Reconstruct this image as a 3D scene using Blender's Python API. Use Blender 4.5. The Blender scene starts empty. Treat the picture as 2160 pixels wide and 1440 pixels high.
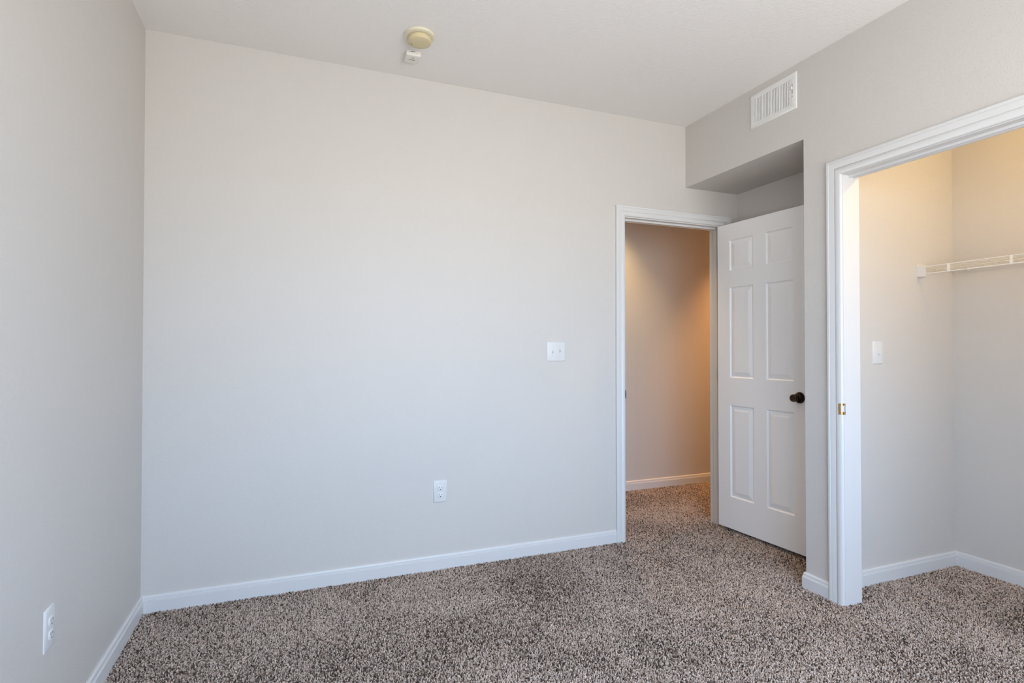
import bpy, bmesh, math, random
import numpy as np
from mathutils import Matrix, Vector

scene = bpy.context.scene
COL = scene.collection

# ------------------------------------------------------------------ camera
YAW, PITCH, ROLL = -0.3746673, 0.0125593, 0.0003232
CAM = Vector((0.0, -2.98641, 1.21424))
cy, sy = math.cos(YAW), math.sin(YAW)
fwd, rgt, upv = Vector((-sy, cy, 0)), Vector((cy, sy, 0)), Vector((0, 0, 1))
cp, sp = math.cos(PITCH), math.sin(PITCH)
f2, u2 = fwd * cp + upv * sp, upv * cp - fwd * sp
cr, sr = math.cos(ROLL), math.sin(ROLL)
r3, u3 = rgt * cr + u2 * sr, u2 * cr - rgt * sr
cam_data = bpy.data.cameras.new('camera')
cam = bpy.data.objects.new('camera', cam_data)
COL.objects.link(cam)
M = Matrix.Identity(4)
for i in range(3):
    M[i][0], M[i][1], M[i][2], M[i][3] = r3[i], u3[i], -f2[i], CAM[i]
cam.matrix_world = M
cam_data.sensor_width = 36
cam_data.lens = 1156.4887 / 2160 * 36
cam_data.clip_start = 0.05
scene.camera = cam

# ------------------------------------------------------------------ daylight
GROUND = (10.0, 10.0, 9.9)      # radiance of the sunlit ground outside
SKY = (8.2, 10.7, 14.2)          # radiance of the hazy sky
BULB = (325.0, 212.0, 72.0)      # closet bulb
HALL_LAMP = (87.0, 56.0, 22.0)  # hallway downlight
HALL_FAR = (156.0, 72.0, 26.0)      # second downlight at the hall's far end
world = bpy.data.worlds.new('daylight')
scene.world = world
world.use_nodes = True
wn, wl = world.node_tree.nodes, world.node_tree.links
wn.clear()
w_out = wn.new('ShaderNodeOutputWorld')
w_bg = wn.new('ShaderNodeBackground')
w_tc = wn.new('ShaderNodeTexCoord')
w_sep = wn.new('ShaderNodeSeparateXYZ')
w_ramp = wn.new('ShaderNodeValToRGB')
w_map = wn.new('ShaderNodeMapRange')
w_map.inputs['From Min'].default_value = -1
w_map.inputs['From Max'].default_value = 1
wl.new(w_tc.outputs['Generated'], w_sep.inputs[0])
wl.new(w_sep.outputs['Z'], w_map.inputs['Value'])
wl.new(w_map.outputs[0], w_ramp.inputs[0])
wl.new(w_ramp.outputs[0], w_bg.inputs[0])
wl.new(w_bg.outputs[0], w_out.inputs[0])
cr_ = w_ramp.color_ramp
cr_.elements[0].position = 0.47
cr_.elements[0].color = (*GROUND, 1)        # sunlit paving and lawn below the horizon
cr_.elements[1].position = 0.53
cr_.elements[1].color = (*SKY, 1)        # hazy sky
e_ = cr_.elements.new(1.0)
e_.color = (SKY[0] * 0.85, SKY[1] * 0.92, SKY[2], 1)
w_bg.inputs['Strength'].default_value = 1.0

# window opening in the rear wall (behind the camera)
REAR = -3.40
WX0, WX1, WZ0, WZ1 = -0.20, 2.36, 0.62, 2.15
def portal(w, h, loc, rz):
    p = bpy.data.lights.new('window_portal', 'AREA')
    p.shape = 'RECTANGLE'
    p.size, p.size_y = w, h
    p.cycles.is_portal = True
    o = bpy.data.objects.new('window_portal', p)
    COL.objects.link(o)
    o.location = loc
    o.rotation_euler = (math.radians(90), 0, rz)     # local -Z looks into the room
portal(WX1 - WX0, WZ1 - WZ0, ((WX0 + WX1) / 2, REAR - 0.10, (WZ0 + WZ1) / 2), 0)

scene.view_settings.view_transform = 'Standard'
scene.view_settings.look = 'None'
scene.view_settings.gamma = 1
scene.view_settings.exposure = 0.0
scene.view_settings.use_curve_mapping = False
cyc = scene.cycles
cyc.max_bounces = 14
cyc.diffuse_bounces = 10
cyc.glossy_bounces = 4
cyc.transparent_max_bounces = 8
cyc.sample_clamp_indirect = 8
cyc.caustics_reflective = False
cyc.caustics_refractive = False
cyc.use_denoising = True

# ------------------------------------------------------------------ materials
def new_mat(name, color, rough=0.5, metal=0.0, spec=0.5):
    m = bpy.data.materials.new(name)
    m.use_nodes = True
    b = m.node_tree.nodes['Principled BSDF']
    b.inputs['Base Color'].default_value = (*color, 1)
    b.inputs['Roughness'].default_value = rough
    b.inputs['Metallic'].default_value = metal
    b.inputs['Specular IOR Level'].default_value = spec
    return m

def add_bump(m, scale, strength, dist, detail=2.0, tint=0.0, thresh=None):
    nt = m.node_tree
    n, l = nt.nodes, nt.links
    b = n['Principled BSDF']
    tc = n.new('ShaderNodeTexCoord')
    no = n.new('ShaderNodeTexNoise')
    no.inputs['Scale'].default_value = scale
    no.inputs['Detail'].default_value = detail
    no.inputs['Roughness'].default_value = 0.55
    l.new(tc.outputs['Object'], no.inputs['Vector'])
    src = no.outputs['Fac']
    if thresh:
        mr = n.new('ShaderNodeMapRange')
        mr.interpolation_type = 'SMOOTHSTEP'
        mr.inputs['From Min'].default_value = thresh[0]
        mr.inputs['From Max'].default_value = thresh[1]
        l.new(src, mr.inputs['Value'])
        src = mr.outputs[0]
    bp = n.new('ShaderNodeBump')
    bp.inputs['Strength'].default_value = strength
    bp.inputs['Distance'].default_value = dist
    l.new(src, bp.inputs['Height'])
    l.new(bp.outputs['Normal'], b.inputs['Normal'])
    if tint:
        mix = n.new('ShaderNodeMix')
        mix.data_type = 'RGBA'
        c = b.inputs['Base Color'].default_value[:]
        mix.inputs['A'].default_value = (*[v * (1 - tint) for v in c[:3]], 1)
        mix.inputs['B'].default_value = (*[min(1, v * (1 + tint)) for v in c[:3]], 1)
        n2 = n.new('ShaderNodeTexNoise')
        n2.inputs['Scale'].default_value = 3.0
        l.new(tc.outputs['Object'], n2.inputs['Vector'])
        l.new(n2.outputs['Fac'], mix.inputs['Factor'])
        l.new(mix.outputs['Result'], b.inputs['Base Color'])

m_wall = new_mat('grey_wall_paint', (0.60, 0.575, 0.545), 0.50, spec=0.42)
add_bump(m_wall, 185, 0.28, 0.0020, 2.5, 0.012, (0.46, 0.74))
m_ceil = new_mat("ceiling_paint", (0.82, 0.80, 0.775), 0.85, spec=0.2)
add_bump(m_ceil, 85, 0.24, 0.003, 3.0, 0.0, (0.44, 0.68))
m_trim = new_mat('white_trim_paint', (0.67, 0.67, 0.67), 0.38)
m_door = new_mat('white_door_paint', (0.88, 0.88, 0.88), 0.36)
add_bump(m_door, 260, 0.05, 0.001, 2.0)
m_plate = new_mat('white_plastic', (0.67, 0.67, 0.665), 0.36)
m_grille = new_mat('white_enamel', (0.76, 0.755, 0.74), 0.4)
m_cream = new_mat('yellowed_plastic', (0.64, 0.55, 0.34), 0.45)
m_cream_light = new_mat('ivory_plastic', (0.72, 0.665, 0.52), 0.45)
m_sensor = new_mat('offwhite_plastic', (0.76, 0.73, 0.68), 0.4)
m_ink = new_mat('dark_print', (0.02, 0.018, 0.016), 0.6)
m_dark = new_mat('dark_slot', (0.015, 0.015, 0.016), 0.7)
m_duct = new_mat('duct_metal', (0.22, 0.22, 0.22), 0.5, 0.3)
m_bronze = new_mat('oiled_bronze', (0.030, 0.016, 0.009), 0.20, 0.8)
m_bronze_rim = new_mat('worn_bronze', (0.16, 0.10, 0.06), 0.28, 0.9)
m_brass = new_mat('polished_brass', (0.72, 0.44, 0.16), 0.22, 1.0)
m_steel = new_mat('satin_nickel', (0.45, 0.44, 0.42), 0.32, 1.0)
m_wire = new_mat('white_vinyl_wire', (0.74, 0.72, 0.68), 0.4)
m_screw = new_mat('painted_screw', (0.62, 0.62, 0.61), 0.4)
m_back = new_mat('carpet_backing', (0.055, 0.042, 0.035), 1.0, spec=0.0)

def emit_mat(name, color, strength):
    m = bpy.data.materials.new(name)
    m.use_nodes = True
    n = m.node_tree.nodes
    b = n['Principled BSDF']
    b.inputs['Base Color'].default_value = (0.9, 0.88, 0.84, 1)
    b.inputs['Emission Color'].default_value = (*color, 1)
    b.inputs['Emission Strength'].default_value = strength
    return m

# carpet yarn: tone comes with each tuft, dark tones also paint in shaded gaps
m_yarn = bpy.data.materials.new('carpet_yarn')
m_yarn.use_nodes = True
_n, _l = m_yarn.node_tree.nodes, m_yarn.node_tree.links
_b = _n['Principled BSDF']
_b.inputs['Roughness'].default_value = 0.95
_b.inputs['Specular IOR Level'].default_value = 0.1
_at = _n.new('ShaderNodeAttribute')
_at.attribute_type = 'INSTANCER'
_at.attribute_name = 'shade'
_rp = _n.new('ShaderNodeValToRGB')
_rp.color_ramp.elements[0].color = (0.050, 0.034, 0.026, 1)
_rp.color_ramp.elements[1].color = (0.65, 0.53, 0.45, 1)
_e = _rp.color_ramp.elements.new(0.30)
_e.color = (0.135, 0.096, 0.076, 1)
_e = _rp.color_ramp.elements.new(0.46)
_e.color = (0.375, 0.290, 0.237, 1)
_l.new(_at.outputs['Fac'], _rp.inputs['Fac'])
_l.new(_rp.outputs['Color'], _b.inputs['Base Color'])

m_glass = bpy.data.materials.new('window_glass')
m_glass.use_nodes = True
_n, _l = m_glass.node_tree.nodes, m_glass.node_tree.links
_n.clear()
_o = _n.new('ShaderNodeOutputMaterial')
_mx = _n.new('ShaderNodeMixShader')
_t = _n.new('ShaderNodeBsdfTransparent')
_g = _n.new('ShaderNodeBsdfGlossy')
_g.inputs['Roughness'].default_value = 0.02
_mx.inputs[0].default_value = 0.05
_l.new(_t.outputs[0], _mx.inputs[1])
_l.new(_g.outputs[0], _mx.inputs[2])
_l.new(_mx.outputs[0], _o.inputs[0])

# ------------------------------------------------------------------ helpers
def link_mesh(name, bm, mat, parent=None, smooth=False, loc=None):
    me = bpy.data.meshes.new(name)
    bmesh.ops.recalc_face_normals(bm, faces=bm.faces)
    bm.to_mesh(me)
    bm.free()
    me.materials.append(mat)
    if smooth:
        for p in me.polygons:
            p.use_smooth = True
        me.set_sharp_from_angle(angle=math.radians(smooth if smooth is not True else 35))
    o = bpy.data.objects.new(name, me)
    COL.objects.link(o)
    if parent:
        o.parent = parent
    if loc:
        o.location = loc
    return o

def thing(name, label, cat, loc=(0, 0, 0), group=None, kind=None, rot=None):
    o = bpy.data.objects.new(name, None)
    COL.objects.link(o)
    o.location = loc
    if rot:
        o.rotation_euler = rot
    o.empty_display_size = 0.05
    tag(o, label, cat, group, kind)
    return o

def tag(o, label=None, cat=None, group=None, kind=None):
    if label: o['label'] = label
    if cat: o['category'] = cat
    if group: o['group'] = group
    if kind: o['kind'] = kind
    return o

def box(bm, x0, x1, y0, y1, z0, z1):
    v = [bm.verts.new((x, y, z)) for z in (z0, z1) for (x, y) in ((x0, y0), (x1, y0), (x1, y1), (x0, y1))]
    for f in ((0, 3, 2, 1), (4, 5, 6, 7), (0, 1, 5, 4), (1, 2, 6, 5), (2, 3, 7, 6), (3, 0, 4, 7)):
        bm.faces.new([v[i] for i in f])

def bevel_box(bm, x0, x1, y0, y1, z0, z1, r, seg=2):
    t = bmesh.new()
    box(t, x0, x1, y0, y1, z0, z1)
    bmesh.ops.bevel(t, geom=t.edges[:] , offset=r, segments=seg, affect='EDGES', profile=0.6)
    me = bpy.data.meshes.new('tmp')
    t.to_mesh(me); t.free()
    bm.from_mesh(me)
    bpy.data.meshes.remove(me)

def lathe(bm, prof, seg=40, axis='Z', origin=(0, 0, 0), flip=1):
    """prof: list of (radius, height); axis Z or any matrix-free axis letter"""
    ox, oy, oz = origin
    def P(r, h, a):
        c, s = r * math.cos(a), r * math.sin(a)
        h *= flip
        if axis == 'Z': return (ox + c, oy + s, oz + h)
        if axis == 'Y': return (ox + c, oy + h, oz + s)
        return (ox + h, oy + c, oz + s)
    rings = []
    for r, h in prof:
        if r < 1e-6:
            rings.append([bm.verts.new(P(0, h, 0))])
        else:
            rings.append([bm.verts.new(P(r, h, 2 * math.pi * k / seg)) for k in range(seg)])
    for a, b in zip(rings, rings[1:]):
        for k in range(seg):
            k2 = (k + 1) % seg
            if len(a) == 1 and len(b) == 1: continue
            if len(a) == 1: bm.faces.new((a[0], b[k], b[k2]))
            elif len(b) == 1: bm.faces.new((a[k], b[0], a[k2]))
            else: bm.faces.new((a[k], b[k], b[k2], a[k2]))

def tube(bm, p, q, r, seg=8):
    p, q = Vector(p), Vector(q)
    d = (q - p).normalized()
    a = d.orthogonal().normalized()
    b = d.cross(a)
    A, B = [], []
    for k in range(seg):
        t = 2 * math.pi * k / seg
        o = (a * math.cos(t) + b * math.sin(t)) * r
        A.append(bm.verts.new(p + o)); B.append(bm.verts.new(q + o))
    for k in range(seg):
        k2 = (k + 1) % seg
        bm.faces.new((A[k], A[k2], B[k2], B[k]))
    bm.faces.new(A[::-1]); bm.faces.new(B)

def loft(bm, rings, closed_prof=True, caps=True):
    vs = [[bm.verts.new(p) for p in r] for r in rings]
    n = len(vs[0])
    for a, b in zip(vs, vs[1:]):
        for k in range(n if closed_prof else n - 1):
            k2 = (k + 1) % n
            bm.faces.new((a[k], a[k2], b[k2], b[k]))
    if caps:
        bm.faces.new(vs[0]); bm.faces.new(vs[-1][::-1])

H = 2.70
XL, XR, XN, XCB = -0.6615, 2.4252, 2.8703, 3.4741
ZS = 2.2912
YS = -0.9204
FZ = -0.012           # slab level; the pile tops out near z = 0
HALL = 1.0453
YCW = -1.0058         # closet side wall face
CLO0, CLO1 = -1.113, -2.711   # rough closet opening in the right wall
DX0, DX1 = 1.931, 2.750       # rough doorway opening
DZ = 2.0695
WT = 0.12
XJ = 2.535            # closet side face of the right wall
CEND = -2.80          # far end of the closet

def structure(name, bm, mat, label, cat, parent=None, smooth=False):
    o = link_mesh(name, bm, mat, parent, smooth)
    tag(o, label, cat, None, 'structure')
    return o

# ------------------------------------------------------------------ shell
bm = bmesh.new(); box(bm, -1.6, 5.0, REAR - 0.2, 1.3, -0.15, FZ)
structure('floor', bm, m_back, 'dark floor slab under the brown flecked carpet', 'floor')
bm = bmesh.new(); box(bm, -1.6, 5.0, REAR - 0.2, 1.3, H, H + 0.15)
structure('ceiling', bm, m_ceil, 'pale textured ceiling above the whole room', 'ceiling')

bm = bmesh.new()
box(bm, XL - WT, DX0, 0, WT, FZ, H); box(bm, DX1, 4.6, 0, WT, FZ, H); box(bm, DX0, DX1, 0, WT, DZ, H)
structure('wall_back', bm, m_wall, 'long light grey wall with the doorway to the hall', 'wall')
bm = bmesh.new(); box(bm, XL - WT, XL, REAR, 0, FZ, H)
structure('wall_left', bm, m_wall, 'light grey wall along the left side with one low outlet', 'wall')
bm = bmesh.new()
box(bm, XR, XN, YS, 0, ZS, H)                       # box-out over the door niche
box(bm, XR, XJ, CLO0, YS, FZ, H)                    # stub
box(bm, XR, XJ, CLO1, CLO0, 2.066, H)               # header over the closet
box(bm, XR, XJ, REAR, CLO1, FZ, H)
bmesh.ops.remove_doubles(bm, verts=bm.verts, dist=1e-5)
structure('wall_right', bm, m_wall, 'grey wall with vent box-out above niche and closet opening', 'wall')
bm = bmesh.new(); box(bm, XN, XN + 0.1, YS, 0, FZ, H)
structure('wall_niche', bm, m_wall, 'grey wall behind the open door in the niche', 'wall')
bm = bmesh.new(); box(bm, XJ, XCB + 0.1, YCW, YS, FZ, H)
structure('wall_closet_side', bm, m_wall, 'closet side wall with the light switch and shelf bracket', 'wall')
bm = bmesh.new(); box(bm, XCB, XCB + 0.1, CEND, YCW, FZ, H)
structure('wall_closet_back', bm, m_wall, 'warm lit closet wall behind the wire shelf', 'wall')
bm = bmesh.new(); box(bm, XJ, XCB + 0.1, CEND - 0.1, CEND, FZ, H)
structure('wall_closet_far', bm, m_wall, 'far end wall of the closet', 'wall')
bm = bmesh.new()
box(bm, XL - WT, WX0, REAR - 0.16, REAR, FZ, H); box(bm, WX1, XJ, REAR - 0.16, REAR, FZ, H)
box(bm, WX0, WX1, REAR - 0.16, REAR, FZ, WZ0); box(bm, WX0, WX1, REAR - 0.16, REAR, WZ1, H)
structure('wall_rear', bm, m_wall, 'grey window wall opposite the doorway wall', 'wall')
bm = bmesh.new(); box(bm, -1.2, 4.7, HALL, HALL + 0.1, FZ, H)
structure('wall_hall', bm, m_wall, 'hallway wall seen through the open doorway', 'wall')
bm = bmesh.new(); box(bm, 4.6, 4.7, 0, HALL, FZ, H)
structure('wall_hall_end', bm, m_wall, 'end wall of the hallway', 'wall')
bm = bmesh.new(); box(bm, -1.2, -1.1, WT, HALL, FZ, H); box(bm, -1.2, XL - WT, 0, WT, FZ, H)
structure('wall_hall_start', bm, m_wall, 'near end wall of the hallway', 'wall')

# window behind the camera
def window(name, label, w, h, loc, rz, mull):
    """local x along the wall, +y into the room, z from the sill up"""
    win = thing(name, label, 'window', loc, kind='structure', rot=(0, 0, rz))
    wx, wh, fr = w / 2, h, 0.045
    bm = bmesh.new()
    box(bm, -wx, wx, -0.04, 0.03, 0, fr); box(bm, -wx, wx, -0.04, 0.03, wh - fr, wh)
    box(bm, -wx, -wx + fr, -0.04, 0.03, fr, wh - fr); box(bm, wx - fr, wx, -0.04, 0.03, fr, wh - fr)
    xs = [-wx + fr]
    for m in mull:
        box(bm, m - 0.025, m + 0.025, -0.04, 0.03, fr, wh - fr)
        xs += [m - 0.025, m + 0.025]
    xs.append(wx - fr)
    link_mesh('window_frame', bm, m_trim, win)
    for a, b in zip(xs[::2], xs[1::2]):
        bm = bmesh.new()
        box(bm, a, b, -0.003, 0.003, fr, wh - fr)
        link_mesh('pane', bm, m_glass, win)
    bm = bmesh.new(); bevel_box(bm, -wx - 0.03, wx + 0.03, 0.03, 0.105, -0.022, 0.0, 0.004)
    link_mesh('window_sill', bm, m_trim, win)
window('window_1', 'white framed window in the rear wall', WX1 - WX0, WZ1 - WZ0, ((WX0 + WX1) / 2, REAR - 0.08, WZ0), 0, [-0.45, 0.45])

# ------------------------------------------------------------------ baseboards
BASE = [(0, 0.0745), (0.0055, 0.0745), (0.0085, 0.0715), (0.0100, 0.066), (0.0104, 0.0565), (0.0122, 0.0555),
        (0.0122, 0.0530), (0.0112, 0.0522), (0.0140, 0.0505), (0.0140, FZ), (0, FZ)]

def baseboard(bm, pts, side, m0=0, m1=0):
    """pts: floor polyline along the wall face; side=+1 the room lies to the left of the walking direction"""
    P = [Vector((x, y)) for x, y in pts]
    rings = []
    for i, p in enumerate(P):
        ns = []
        if i > 0:
            d = (p - P[i - 1]).normalized(); ns.append(Vector((-d.y, d.x)) * side)
        if i < len(P) - 1:
            d = (P[i + 1] - p).normalized(); ns.append(Vector((-d.y, d.x)) * side)
        if len(ns) == 2:
            m = ns[0] + ns[1]
            m = m * (2 / m.length_squared)
        else:
            m = ns[0]
        e = Vector((0, 0))
        if i == 0 and m0: e = (P[1] - p).normalized() * m0
        if i == len(P) - 1 and m1: e = (P[i - 1] - p).normalized() * m1
        rings.append([(p.x + (m.x + e.x) * t, p.y + (m.y + e.y) * t, z) for t, z in BASE])
    loft(bm, rings)

def bb(name, pts, side, label, m0=0, m1=0):
    bm = bmesh.new()
    baseboard(bm, pts, side, m0, m1)
    return structure(name, bm, m_trim, label, 'baseboard')

bb('baseboard_back', [(XL, 0), (1.8765, 0)], -1, 'long white baseboard along the doorway wall', 1)
bb('baseboard_left', [(XL, 0), (XL, REAR)], 1, 'white baseboard along the left wall', 1, 1)
bb('baseboard_niche', [(2.806, 0), (XN, 0), (XN, YS), (XR, YS), (XR, -1.0575)], -1, 'white baseboard around the niche and short wall end')
bb('baseboard_closet', [(XJ + 0.004, YCW), (XCB, YCW), (XCB, CEND)], -1, 'white baseboard around the closet corner')
bb('baseboard_hall', [(-1.1, HALL), (4.6, HALL)], -1, 'white hallway baseboard seen through the doorway')
bb('baseboard_right', [(XR, CLO1 - 0.09), (XR, REAR)], -1, 'white baseboard beyond the closet', 0, 1)
bb('baseboard_rear', [(XR, REAR), (XL, REAR)], -1, 'white baseboard under the window', 1, 1)

# ------------------------------------------------------------------ casings, jambs
CAS = [(0, 0), (0, 0.0075), (0.0012, 0.0105), (0.004, 0.0130), (0.009, 0.0150), (0.015, 0.0158), (0.021, 0.0152),
       (0.0255, 0.0135), (0.0280, 0.0105), (0.0292, 0.0100), (0.0300, 0.0130), (0.0340, 0.0142), (0.0505, 0.0160),
       (0.0512, 0.0152), (0.0526, 0.0152), (0.0535, 0.0172), (0.0590, 0.0178), (0.0635, 0.0168), (0.0660, 0.0135), (0.0660, 0)]

def casing(bm, a0, a1, zt, fn, w=0.066):
    k = w / 0.066
    rings = []
    s = 1 if a1 > a0 else -1
    rings.append([fn(a0 - s * u * k, t, FZ) for u, t in CAS])
    rings.append([fn(a0 - s * u * k, t, zt + u * k) for u, t in CAS])
    rings.append([fn(a1 + s * u * k, t, zt + u * k) for u, t in CAS])
    rings.append([fn(a1 + s * u * k, t, FZ) for u, t in CAS])
    loft(bm, rings)

# doorway
trim1 = thing('trim_1', 'white moulded casing and jamb around the hall doorway', 'door frame', (2.34, 0, 0), kind='structure')
def at(parent, o):
    """keep world placement while parenting"""
    o.parent = parent
    o.matrix_parent_inverse = Matrix.Translation(-Vector(parent.location))
    return o
JX0, JX1, JZ = 1.9490, 2.7320, 2.0515
bm = bmesh.new(); casing(bm, JX0 - 0.006, JX1 + 0.006, JZ + 0.006, lambda a, t, z: (a, -t, z))
at(trim1, link_mesh('casing', bm, m_trim, None, 30))
bm = bmesh.new(); casing(bm, JX0 - 0.006, JX1 + 0.006, JZ + 0.006, lambda a, t, z: (a, WT + t, z))
at(trim1, link_mesh('casing', bm, m_trim, None, 30))
bm = bmesh.new()
box(bm, DX0, JX0, -0.0005, WT + 0.0005, FZ, DZ); box(bm, JX1, DX1, -0.0005, WT + 0.0005, FZ, DZ); box(bm, JX0, JX1, -0.0005, WT + 0.0005, JZ, DZ)
at(trim1, link_mesh('jamb', bm, m_trim))
bm = bmesh.new()
box(bm, JX0, JX0 + 0.011, 0.038, 0.074, FZ, JZ); box(bm, JX1 - 0.011, JX1, 0.038, 0.074, FZ, JZ); box(bm, JX0 + 0.011, JX1 - 0.011, 0.038, 0.074, JZ - 0.011, JZ)
at(trim1, link_mesh('door_stop', bm, m_trim))
bm = bmesh.new()
box(bm, JX0, JX0 + 0.0016, -0.006, 0.030, 0.895, 0.952)
loft(bm, [[(JX0 + 0.0016, -0.006, z), (JX0 - 0.0002, -0.010, z), (JX0 - 0.0055, -0.0205, z), (JX0 - 0.0070, -0.0205, z), (JX0 - 0.002, -0.010, z), (JX0, -0.006, z)] for z in (0.902, 0.945)])
o = at(trim1, link_mesh('strike_plate', bm, m_steel)); o['label'] = 'dark metal latch strike plate'

# closet opening: casing on the room face, jamb, head track
trim2 = thing('trim_2', 'white moulded casing and jamb around the closet opening', 'door frame', (XR, -1.9, 0), kind='structure')
CY0, CY1, CZ = -1.1360, -2.6880, 2.0440
bm = bmesh.new()
casing(bm, CY0 + 0.003, CY1 - 0.003, CZ + 0.003, lambda a, t, z: (XR - t, a, z), 0.075)
at(trim2, link_mesh('casing', bm, m_trim, None, 30))
bm = bmesh.new()
box(bm, XR - 0.0005, XJ + 0.0005, CY0, CLO0, FZ, 2.066)
box(bm, XR - 0.0005, XJ + 0.0005, CLO1, CY1, FZ, 2.066)
box(bm, XR - 0.0005, XJ + 0.0005, CY1, CY0, CZ, 2.066)
at(trim2, link_mesh('jamb', bm, m_trim))
bm = bmesh.new()
box(bm, XR + 0.040, XR + 0.044, CY1, CY0, CZ - 0.0105, CZ); box(bm, XR + 0.068, XR + 0.072, CY1, CY0, CZ - 0.0105, CZ)
box(bm, XR + 0.044, XR + 0.068, CY1, CY0, CZ - 0.002, CZ)
at(trim2, link_mesh('door_track', bm, m_trim))
# brass strike wrapped round the casing edge
sk = thing('strike_plate', 'small brass strike plate on the closet casing', 'strike plate', (XR - 0.016, CY0 + 0.003, 0.926))
def plate_poly(bm, pts2, hole, fn, th):
    """flat plate with one rectangular hole; pts in (a, z)"""
    a0, a1, z0, z1 = pts2
    h0, h1, k0, k1 = hole
    for (x0, x1, y0, y1) in ((a0, a1, z0, k0), (a0, a1, k1, z1), (a0, h0, k0, k1), (h1, a1, k0, k1)):
        c = [(x0, y0), (x1, y0), (x1, y1), (x0, y1)]
        A = [bm.verts.new(fn(p, q, 0)) for p, q in c]; B = [bm.verts.new(fn(p, q, th)) for p, q in c]
        bm.faces.new(A); bm.faces.new(B[::-1])
        for k in range(4):
            bm.faces.new((A[k], A[(k + 1) % 4], B[(k + 1) % 4], B[k]))
# bent front lip lies over the rounded inner bead of the casing
bm = bmesh.new()
arc = [(0.0130, 0.0157), (0.0085, 0.0149), (0.0045, 0.0135), (0.0015, 0.0108), (0.0, 0.0078), (-0.0008, 0.0)]
arc = [(u * 0.075 / 0.066, t) for u, t in arc]
def arc_ring(z):
    inner = [(-t, u, z) for u, t in arc]
    outer = []
    for i, (u, t) in enumerate(arc):
        a = arc[max(0, i - 1)]; b = arc[min(len(arc) - 1, i + 1)]
        d = Vector((b[0] - a[0], b[1] - a[1])).normalized()
        n = Vector((d.y, -d.x))
        if n.y < 0 and i < 3: n = -n
        if i >= 3 and n.x > 0: n = -n
        outer.append((-(t + n.y * 0.0014), u + n.x * 0.0014, z))
    return inner + outer[::-1]
zz = [-0.0262, -0.0240, -0.0130]
loft(bm, [arc_ring(z) for z in zz])
loft(bm, [arc_ring(z) for z in (0.0175, 0.0225, 0.0262)])
front = lambda z: [(-t, u, z) for u, t in arc[:3]] + [(-(t + 0.0014), u, z) for u, t in arc[:3]][::-1]
loft(bm, [front(z) for z in (-0.0130, 0.0175)])
o = link_mesh('lip', bm, m_brass, sk, 40, (0.016, 0, 0))
bm = bmesh.new()
plate_poly(bm, (0.0, 0.0062, -0.0262, 0.0262), (0.0, 0.0050, -0.0130, 0.0175), lambda a, z, t: (0.016 + a, -0.0031 - t, z), 0.0012)
link_mesh('plate', bm, m_brass, sk)
bm = bmesh.new()
lathe(bm, [(0, -0.0012), (0.0026, -0.0008), (0.003, 0.0)], 16, 'Y', (0.016 + 0.0031, -0.0043, -0.0198))
link_mesh('screw', bm, m_brass, sk, True)

# ------------------------------------------------------------------ six panel door
HX, HY = 2.687, -0.008
dx, dy = 0.0723, -0.9974
DW, DT, DB, DTOP = 0.700, 0.035, 0.018, 2.047
door = thing('door_1', 'white six panel door standing open in the niche', 'door', (HX, HY, 0), kind='structure')
door.rotation_euler = (0, 0, math.atan2(dy, dx))     # local +x along the leaf, local +y into the niche side
def panel_face(bm, y, sgn):
    xs = [0, 0.103, 0.291, 0.387, 0.578, DW]
    zs = [DB, 0.230, 0.837, 1.020, 1.622, 1.734, 1.937, DTOP]
    grid = {}
    for i, x in enumerate(xs):
        for j, z in enumerate(zs):
            grid[i, j] = bm.verts.new((x, y, z))
    for i in range(5):
        for j in range(7):
            q = [grid[i, j], grid[i + 1, j], grid[i + 1, j + 1], grid[i, j + 1]]
            if i in (1, 3) and j in (1, 3, 5):
                prev = q
                x0, x1, z0, z1 = xs[i], xs[i + 1], zs[j], zs[j + 1]
                for ins, dep in ((0.0025, 0.0045), (0.0065, 0.0080), (0.0105, 0.0085), (0.0350, 0.0025), (0.0385, 0.0018)):
                    c = [bm.verts.new((a, y + sgn * dep, b)) for a, b in ((x0 + ins, z0 + ins), (x1 - ins, z0 + ins), (x1 - ins, z1 - ins), (x0 + ins, z1 - ins))]
                    for k in range(4):
                        bm.faces.new((prev[k], prev[(k + 1) % 4], c[(k + 1) % 4], c[k]))
                    prev = c
                bm.faces.new(prev)
            else:
                bm.faces.new(q)
    return grid, len(xs) - 1, len(zs) - 1
bm = bmesh.new()
ga, nx, nz = panel_face(bm, 0.0, 1)
gb, _, _ = panel_face(bm, DT, -1)
for j in range(nz):
    for i in (0, nx):
        bm.faces.new((ga[i, j], ga[i, j + 1], gb[i, j + 1], gb[i, j]))
for i in range(nx):
    for j in (0, nz):
        bm.faces.new((ga[i, j], ga[i + 1, j], gb[i + 1, j], gb[i, j]))
link_mesh('leaf', bm, m_door, door)
KS, KZ = 0.616, 0.927
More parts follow.
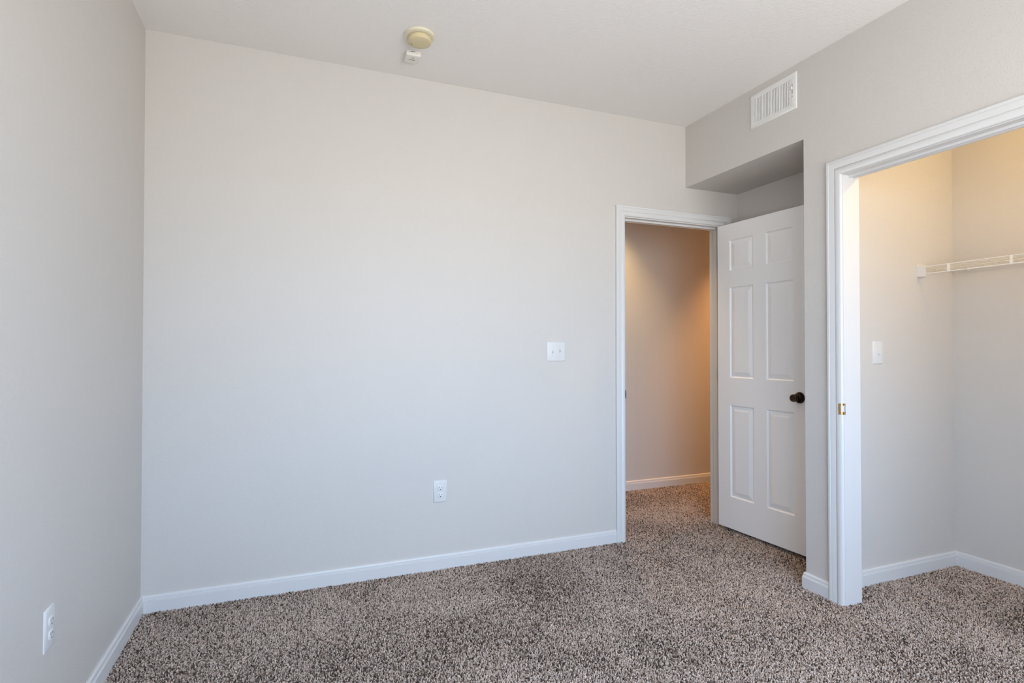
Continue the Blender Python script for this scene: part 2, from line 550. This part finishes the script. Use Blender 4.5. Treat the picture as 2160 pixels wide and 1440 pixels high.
for sgn, y0 in ((-1, 0.0), (1, DT)):
    bm = bmesh.new()
    lathe(bm, [(0, 0.0265), (0.0110, 0.0265), (0.0150, 0.0252), (0.0215, 0.0215), (0.0270, 0.0160), (0.0310, 0.0095), (0.0330, 0.0045), (0.0338, 0.0)], 40, 'Y', (KS, y0, KZ), sgn)
    rose = link_mesh('rose', bm, m_bronze, door, True)
    bm = bmesh.new()
    lathe(bm, [(0.0120, 0.0255), (0.0112, 0.032), (0.0135, 0.0355), (0.0195, 0.0385), (0.0225, 0.0440), (0.0228, 0.0540), (0.0215, 0.0590)], 40, 'Y', (KS, y0, KZ), sgn)
    lathe(bm, [(0.0165, 0.0600), (0.0150, 0.0585), (0.0, 0.0580)], 40, 'Y', (KS, y0, KZ), sgn)
    kn = link_mesh('door_knob', bm, m_bronze, door, True)
    bm = bmesh.new()
    lathe(bm, [(0.0215, 0.0588), (0.0200, 0.0606), (0.0180, 0.0606), (0.0164, 0.0598)], 40, 'Y', (KS, y0, KZ), sgn)
    link_mesh('knob_rim', bm, m_bronze_rim, kn, True)
bm = bmesh.new()
box(bm, DW, DW + 0.0012, 0.006, 0.029, KZ - 0.028, KZ + 0.028)
bevel_box(bm, DW, DW + 0.010, 0.011, 0.024, KZ - 0.010, KZ + 0.010, 0.003)
link_mesh('latch', bm, m_bronze, door)
for hz in (0.25, 1.03, 1.82):
    bm = bmesh.new()
    tube(bm, (-0.003, DT + 0.004, hz - 0.045), (-0.003, DT + 0.004, hz + 0.045), 0.0055, 12)
    box(bm, -0.0012, 0.0, 0.004, DT, hz - 0.044, hz + 0.044)
    link_mesh('hinge', bm, m_bronze, door)

# ------------------------------------------------------------------ electrical plates
def plate_thing(name, label, cat, loc, rotz, w, h, group=None):
    t = thing(name, label, cat, loc, group, None, (0, 0, rotz))
    bm = bmesh.new()
    # local: x along the wall, -y out of the wall
    prof = [(0.0, 0.0), (0.0, 0.0016), (0.0016, 0.0036), (0.0045, 0.0052), (0.0085, 0.0060)]
    rings = [[(s * (w / 2 - i), -t_, k * (h / 2 - i)) for s, k in ((-1, -1), (1, -1), (1, 1), (-1, 1))] for i, t_ in prof]
    loft(bm, rings)
    p = link_mesh('cover_plate', bm, m_plate, t, 50)
    return t

def screw(t, x, z, y=-0.006):
    bm = bmesh.new()
    lathe(bm, [(0, 0.0012), (0.0022, 0.0009), (0.0030, 0)], 14, 'Y', (x, y, z), -1)
    box(bm, x - 0.0024, x + 0.0024, y - 0.0014, y - 0.0011, z - 0.0004, z + 0.0004)
    link_mesh('screw', bm, m_screw, t, True)

def duplex(t):
    for k, zc in enumerate((0.0195, -0.0195)):
        bm = bmesh.new()
        pts = []
        for q in range(28):
            a = 2 * math.pi * q / 28
            x = 0.0172 * math.cos(a); z = 0.0172 * math.sin(a)
            z = max(-0.0142, min(0.0142, z))
            pts.append((x, z))
        loft(bm, [[(x, -0.0055, zc + z) for x, z in pts], [(x, -0.0078, zc + z) for x, z in pts], [(x * 0.95, -0.0084, zc + z * 0.95) for x, z in pts]])
        r = link_mesh('receptacle', bm, m_plate, t, 40)
        bm = bmesh.new()
        box(bm, -0.0073, -0.0047, -0.0086, -0.0075, zc - 0.0005, zc + 0.0085)
        box(bm, 0.0047, 0.0070, -0.0086, -0.0075, zc + 0.0005, zc + 0.0080)
        lathe(bm, [(0, 0.0086), (0.0028, 0.0086), (0.0028, 0.0075)], 14, 'Y', (0, 0, zc - 0.0078), -1)
        link_mesh('slots', bm, m_dark, r)
    screw(t, 0, 0)

ot = plate_thing('wall_outlet', 'white duplex outlet low on the long doorway wall', 'outlet', (0.7465, 0, 0.4225), 0, 0.0755, 0.1200)
duplex(ot)
ol = plate_thing('wall_outlet', 'white duplex outlet low on the left wall', 'outlet', (XL, -1.0175, 0.4085), math.radians(90), 0.0680, 0.1190)
duplex(ol)

def toggle(t, x, up, z=0.0):
    bm = bmesh.new()
    box(bm, x - 0.0050, x + 0.0050, -0.0064, -0.0058, z - 0.0120, z + 0.0120)
    link_mesh('toggle_slot', bm, m_screw, t)
    bm = bmesh.new()
    s = 1 if up else -1
    loft(bm, [[(x - 0.0042, -0.006, z - 0.0070), (x + 0.0042, -0.006, z - 0.0070), (x + 0.0042, -0.006, z + 0.0070), (x - 0.0042, -0.006, z + 0.0070)],
              [(x - 0.0030, -0.0185, z + s * 0.0095 - 0.0030), (x + 0.0030, -0.0185, z + s * 0.0095 - 0.0030), (x + 0.0030, -0.0175, z + s * 0.0095 + 0.0030), (x - 0.0030, -0.0175, z + s * 0.0095 + 0.0030)]])
    link_mesh('toggle', bm, m_plate, t)
    screw(t, x, z + 0.030); screw(t, x, z - 0.030)

sw = plate_thing('light_switch', 'white double switch plate beside the hall doorway', 'light switch', (1.4600, 0, 1.1957), 0, 0.1235, 0.1180)
toggle(sw, -0.023, False); toggle(sw, 0.023, True)
cs = plate_thing('light_switch', 'white single switch plate inside the closet', 'light switch', (2.8420, YCW, 1.1925), 0, 0.0755, 0.1190)
toggle(cs, 0.0, False)

# ------------------------------------------------------------------ supply vent
VY0, VY1, VZ0, VZ1 = -0.5725, -0.8836, 2.4683, 2.6612
vent = thing('air_vent', 'white rectangular supply vent high on the box-out', 'air vent', (XR, (VY0 + VY1) / 2, (VZ0 + VZ1) / 2), None, None, (0, 0, math.radians(-90)))
# local: x along the wall (towards the camera side), -y out of the wall
vw, vh = abs(VY1 - VY0) / 2, (VZ1 - VZ0) / 2
bd = 0.0300
bm = bmesh.new()
prof = [(0.0, 0.0), (0.0, 0.0030), (0.0025, 0.0058), (0.0060, 0.0070), (bd - 0.002, 0.0070), (bd, 0.0060), (bd, 0.0005)]
rings = [[(s * (vw - i), -t_, k * (vh - i)) for s, k in ((-1, -1), (1, -1), (1, 1), (-1, 1))] for i, t_ in prof]
loft(bm, rings, True, False)
link_mesh('vent_frame', bm, m_grille, vent, 35)
bm = bmesh.new()
box(bm, -vw + bd - 0.002, vw - bd + 0.002, -0.0010, -0.0002, -vh + bd - 0.002, vh - bd + 0.002)
link_mesh('duct_opening', bm, m_duct, vent)
bm = bmesh.new()
nsl = 24
span = 2 * (vw - bd)
pit = span / nsl
for k in range(nsl):
    xc = -vw + bd + pit * (k + 0.5)
    w = pit * 0.31
    z0, z1 = -vh + bd - 0.001, vh - bd + 0.001
    r = lambda z: [(xc - w, -0.0012, z), (xc + w, -0.0012, z), (xc + w, -0.0056, z), (xc + w * 0.5, -0.0068, z), (xc - w * 0.5, -0.0068, z), (xc - w, -0.0056, z)]
    loft(bm, [r(z0), r(z1)])
link_mesh('louvers', bm, m_grille, vent)
bm = bmesh.new()
box(bm, vw - bd + 0.0045, vw - bd + 0.0078, -0.0074, -0.0068, -0.012, 0.040)
box(bm, vw - bd + 0.0045, vw - bd + 0.0075, -0.0074, -0.0068, -0.030, -0.024)
lv = link_mesh('damper_slot', bm, m_duct, vent)
bm = bmesh.new()
bevel_box(bm, vw - bd + 0.0050, vw - bd + 0.0074, -0.0150, -0.0070, 0.010, 0.024, 0.0008)
link_mesh('damper_lever', bm, m_grille, lv)

# ------------------------------------------------------------------ smoke detector and sensor on the ceiling
sd = thing('smoke_detector', 'round yellowed smoke detector on the ceiling', 'smoke detector', (0.5368, -0.4220, H))
bm = bmesh.new()
lathe(bm, [(0.0695, 0.0), (0.0705, -0.006), (0.0690, -0.0105), (0.0630, -0.0125), (0.0500, -0.0130), (0, -0.0130)], 56)
link_mesh('mounting_base', bm, m_cream_light, sd, True)
bm = bmesh.new()
lathe(bm, [(0.0475, -0.0130), (0.0530, -0.0165), (0.0545, -0.0210), (0.0545, -0.0350), (0.0540, -0.0372), (0.0525, -0.0382), (0.0300, -0.0394), (0, -0.0398)], 56)
body = link_mesh('detector_body', bm, m_cream, sd, True)
bm = bmesh.new()
for r in (0.020, 0.0265, 0.033):
    for s in range(5):
        a = math.radians(200 + s * 16); b = a + math.radians(10)
        loft(bm, [[(q * math.cos(t) , q * math.sin(t), h) for q, h in ((r - 0.0008, -0.0398), (r + 0.0008, -0.0396), (r + 0.0008, -0.0402), (r - 0.0008, -0.0404))] for t in (a, (a + b) / 2, b)])
link_mesh('sound_slots', bm, m_cream_light, body)
bm = bmesh.new()
lathe(bm, [(0, -0.0406), (0.0020, -0.0404), (0.0022, -0.0390)], 14, 'Z', (-0.034, 0.020, 0))
link_mesh('indicator', bm, m_ink, body)

wb = thing('wall_sensor', 'small off-white box sensor on the ceiling beside the smoke detector', 'sensor', (0.5385, -0.2340, H))
wb.name = 'alarm_sensor'
bm = bmesh.new(); bevel_box(bm, -0.0365, 0.0365, -0.0410, 0.0410, -0.0240, -0.0035, 0.0040, 3)
box(bm, -0.0340, 0.0340, -0.0385, 0.0385, -0.0036, 0)
wbc = link_mesh('sensor_case', bm, m_sensor, wb, 40)
bm = bmesh.new()
box(bm, -0.014, 0.0075, -0.0416, -0.0400, -0.0058, -0.0036)
for x in (-0.020, 0.0165):
    lathe(bm, [(0, 0.0415), (0.0016, 0.0414), (0.0016, 0.040)], 12, 'Y', (x, 0, -0.0105), -1)
link_mesh('test_slot', bm, m_ink, wb)
bm = bmesh.new()
def tri(bm, pts, z0=-0.0238, z1=-0.02425):
    loft(bm, [[(x, y, z0) for x, y in pts], [(x, y, z1) for x, y in pts]])
tri(bm, [(-0.006, -0.012), (0.0005, -0.012), (-0.00275, -0.018)])
tri(bm, [(0.004, -0.012), (0.0055, -0.012), (0.0055, -0.018), (0.004, -0.018)])
tri(bm, [(0.0055, -0.012), (0.0085, -0.012), (0.0085, -0.0132), (0.0055, -0.0132)])
rng = random.Random(4)
x = -0.016
while x < 0.012:
    w = 0.0014 + rng.random() * 0.0016
    h = rng.random() * 0.003
    tri(bm, [(x, 0.001 + h), (x + w, 0.001 + h * 0.5), (x + w, 0.0085 - h), (x, 0.0085 - rng.random() * 0.002)])
    x += w + 0.0010
link_mesh('printed_mark', bm, m_ink, wb)

# ------------------------------------------------------------------ wire shelf in the closet
SX, SZ = 3.170, 1.6575
sh = thing('wire_shelf', 'white ventilated wire shelf on the closet wall', 'shelf', (SX, YCW, SZ))
Y1 = CEND - YCW + 0.004
SD = XCB - SX
bm = bmesh.new()
tube(bm, (0, -0.004, 0), (0, Y1, 0), 0.0030, 10); tube(bm, (0, -0.004, -0.0385), (0, Y1, -0.0385), 0.0030, 10)
link_mesh('front_lip', bm, m_wire, sh, True)
bm = bmesh.new()
for x in (0.150, SD - 0.012):
    tube(bm, (x, -0.004, -0.0035), (x, Y1, -0.0035), 0.0028, 8)
link_mesh('support_rods', bm, m_wire, sh, True)
bm = bmesh.new()
k = 0
y = -0.022
while y > Y1:
    tube(bm, (0.0, y, 0.0010), (SD - 0.006, y, 0.0010), 0.0014, 6)
    y -= 0.0254
link_mesh('wire_deck', bm, m_wire, sh, True)
y = -0.154
while y > Y1:
    bm = bmesh.new()
    bevel_box(bm, -0.0046, -0.0005, y - 0.0060, y + 0.0060, -0.0400, 0.0020, 0.0012)
    link_mesh('lip_spacer', bm, m_wire, sh)
    y -= 0.270
for yy, s in ((0.0, -1), (Y1 - 0.004, 1)):
    bm = bmesh.new()
    a, b = sorted((yy, yy + s * 0.046))
    bevel_box(bm, -0.0075, -0.0040, a, b, -0.0520, 0.0015, 0.0010)
    bevel_box(bm, -0.0045, 0.012, a, b, -0.0520, -0.0480, 0.0010)
    a, b = sorted((yy, yy + s * 0.0035))
    bevel_box(bm, -0.0070, 0.060, a, b, -0.0520, 0.0180, 0.0012)
    link_mesh('end_bracket', bm, m_plate, sh)
y = -0.087
while y > Y1:
    bm = bmesh.new()
    bevel_box(bm, SD - 0.020, SD, y - 0.006, y + 0.006, -0.0120, 0.0045, 0.0020)
    link_mesh('wall_clip', bm, m_plate, sh)
    y -= 0.300

# ------------------------------------------------------------------ lamps that light the closet and the hall
cl = thing('closet_light', 'bare warm bulb hanging on a short cord from the closet ceiling', 'ceiling light', (2.92, -1.98, H))
DROP = 0.22
bm = bmesh.new(); lathe(bm, [(0.050, 0), (0.052, -0.010), (0.040, -0.020), (0.006, -0.026), (0, -0.026)], 32)
link_mesh('ceiling_rose', bm, m_plate, cl, True)
bm = bmesh.new(); tube(bm, (0, 0, -0.024), (0, 0, -DROP - 0.004), 0.003, 8)
link_mesh('cord', bm, m_plate, cl, True)
bm = bmesh.new(); lathe(bm, [(0, -DROP), (0.014, -DROP), (0.021, -DROP - 0.010), (0.022, -DROP - 0.045), (0, -DROP - 0.045)], 24)
link_mesh('lamp_holder', bm, m_plate, cl, True)
bm = bmesh.new(); lathe(bm, [(r, z - DROP) for r, z in [(0.013, -0.045), (0.015, -0.060), (0.026, -0.080), (0.030, -0.098), (0.026, -0.116), (0.014, -0.127), (0, -0.130)]], 32)
link_mesh('bulb', bm, emit_mat('closet_bulb_glow', [v / max(BULB) for v in BULB], max(BULB)), cl, True)

def downlight(x, y, power, label):
    hl = thing('hall_light', label, 'ceiling light', (x, y, H))
    bm = bmesh.new(); lathe(bm, [(0.085, 0), (0.086, -0.05), (0.075, -0.055), (0.072, -0.05), (0.070, -0.004), (0, -0.004)], 40)
    link_mesh('lamp_housing', bm, m_plate, hl, True)
    ld = bpy.data.lights.new('hall_lamp', 'SPOT')
    ld.energy = max(power)
    ld.color = [v / max(power) for v in power]
    ld.spot_size = math.radians(92)
    ld.spot_blend = 0.75
    ld.shadow_soft_size = 0.05
    lo = bpy.data.objects.new('hall_lamp', ld)
    COL.objects.link(lo)
    lo.location = (x, y, H - 0.062)
downlight(2.30, 0.74, HALL_LAMP, 'warm downlight on the hallway ceiling nearest the bedroom doorway')
downlight(4.05, 0.58, HALL_FAR, 'warm downlight on the hallway ceiling at the far end')

# ------------------------------------------------------------------ carpet pile (uncountable tufts)
rs = np.random.RandomState(7)
SP = 0.0053
areas = [(XL + 0.004, XR - 0.002, REAR + 0.01, -0.001), (XR - 0.002, XN, YS + 0.004, -0.001), (JX0, JX1, -0.001, WT), (0.9, 4.4, WT, HALL),
         (XR - 0.002, XJ, CY1, CY0), (XJ, XCB, CEND, YCW)]
P = []
for x0, x1, y0, y1 in areas:
    nx, ny = max(1, int((x1 - x0) / SP)), max(1, int((y1 - y0) / SP))
    gx, gy = np.meshgrid((np.arange(nx) + .5) / nx * (x1 - x0) + x0, (np.arange(ny) + .5) / ny * (y1 - y0) + y0)
    g = np.stack([gx.ravel(), gy.ravel()], 1) + rs.uniform(-.5, .5, (nx * ny, 2)) * SP * 1.15
    g[:, 0] = np.clip(g[:, 0], x0, x1); g[:, 1] = np.clip(g[:, 1], y0, y1)
    P.append(g)
P = np.concatenate(P)
N = len(P)

def value_noise(p, scale, seed):
    r = np.random.RandomState(seed)
    T = r.uniform(-1, 1, (64, 64))
    q = p * scale + 100
    i = np.floor(q).astype(int); f = q - i
    f = f * f * (3 - 2 * f)
    a = T[i[:, 0] % 64, i[:, 1] % 64]; b = T[(i[:, 0] + 1) % 64, i[:, 1] % 64]
    c = T[i[:, 0] % 64, (i[:, 1] + 1) % 64]; d = T[(i[:, 0] + 1) % 64, (i[:, 1] + 1) % 64]
    return (a * (1 - f[:, 0]) + b * f[:, 0]) * (1 - f[:, 1]) + (c * (1 - f[:, 0]) + d * f[:, 0]) * f[:, 1]

lay = value_noise(P, 2.6, 1) * 0.6 + value_noise(P, 6.5, 2) * 0.4          # trodden patches: the pile leans this way or that
co = np.zeros((N, 3), np.float32)
co[:, :2] = P
co[:, 2] = FZ
rot = np.zeros((N, 3), np.float32)
rot[:, 0] = rs.normal(0, 0.66, N) + 0.30 * lay
rot[:, 1] = rs.normal(0, 0.66, N) + 0.20 * value_noise(P, 3.1, 5)
rot[:, 2] = rs.uniform(0, 6.283, N)
scl = np.zeros((N, 3), np.float32)
s_ = rs.uniform(0.66, 1.06, N)
scl[:, 0] = s_; scl[:, 1] = s_ * rs.uniform(0.75, 1.1, N)
scl[:, 2] = rs.uniform(0.72, 1.00, N)
shade = np.clip(rs.normal(0.54, 0.24, N) + 0.17 * lay, 0, 1).astype(np.float32)  # lay also tints the yarn, painting in the shading of leaning pile

pm = bpy.data.meshes.new('carpet')
pm.vertices.add(N)
pm.vertices.foreach_set('co', co.ravel())
for nm, tp, arr, key in (('tilt', 'FLOAT_VECTOR', rot, 'vector'), ('size', 'FLOAT_VECTOR', scl, 'vector'), ('shade', 'FLOAT', shade, 'value')):
    at_ = pm.attributes.new(nm, tp, 'POINT')
    at_.data.foreach_set(key, arr.ravel())
pm.materials.append(m_yarn)
carpet = bpy.data.objects.new('carpet', pm)
COL.objects.link(carpet)
tag(carpet, 'brown and beige flecked cut pile carpet covering the floor', 'carpet', None, 'stuff')

tb = bmesh.new()
rings = []
SEG = 6
for r, h, off in ((0.0019, 0.0, 0.0), (0.0025, 0.0050, 0.0004), (0.0031, 0.0090, 0.0012), (0.0024, 0.0124, 0.0022)):
    rings.append([(off + r * math.cos(2 * math.pi * k / SEG), r * math.sin(2 * math.pi * k / SEG), h) for k in range(SEG)])
vs = [[tb.verts.new(p) for p in r] for r in rings]
for a, b in zip(vs, vs[1:]):
    for k in range(SEG):
        tb.faces.new((a[k], a[(k + 1) % SEG], b[(k + 1) % SEG], b[k]))
top = tb.verts.new((0.0020, 0, 0.0138))
for k in range(SEG):
    tb.faces.new((vs[-1][k], vs[-1][(k + 1) % SEG], top))
tuft_me = bpy.data.meshes.new('yarn_tuft')
bmesh.ops.recalc_face_normals(tb, faces=tb.faces)
tb.to_mesh(tuft_me); tb.free()
tuft_me.materials.append(m_yarn)
for p in tuft_me.polygons: p.use_smooth = True
tuft = bpy.data.objects.new('yarn_tuft', tuft_me)     # source shape, read by the node tree only

ng = bpy.data.node_groups.new('carpet_pile', 'GeometryNodeTree')
ng.interface.new_socket('Geometry', in_out='INPUT', socket_type='NodeSocketGeometry')
ng.interface.new_socket('Geometry', in_out='OUTPUT', socket_type='NodeSocketGeometry')
gi, go = ng.nodes.new('NodeGroupInput'), ng.nodes.new('NodeGroupOutput')
oi = ng.nodes.new('GeometryNodeObjectInfo'); oi.inputs['Object'].default_value = tuft
iop = ng.nodes.new('GeometryNodeInstanceOnPoints')
nr = ng.nodes.new('GeometryNodeInputNamedAttribute'); nr.data_type = 'FLOAT_VECTOR'; nr.inputs['Name'].default_value = 'tilt'
ns = ng.nodes.new('GeometryNodeInputNamedAttribute'); ns.data_type = 'FLOAT_VECTOR'; ns.inputs['Name'].default_value = 'size'
e2r = ng.nodes.new('FunctionNodeEulerToRotation')
ng.links.new(gi.outputs[0], iop.inputs['Points'])
ng.links.new(oi.outputs['Geometry'], iop.inputs['Instance'])
ng.links.new(nr.outputs['Attribute'], e2r.inputs[0])
ng.links.new(e2r.outputs[0], iop.inputs['Rotation'])
ng.links.new(ns.outputs['Attribute'], iop.inputs['Scale'])
ng.links.new(iop.outputs[0], go.inputs[0])
md = carpet.modifiers.new('pile', 'NODES')
md.node_group = ng
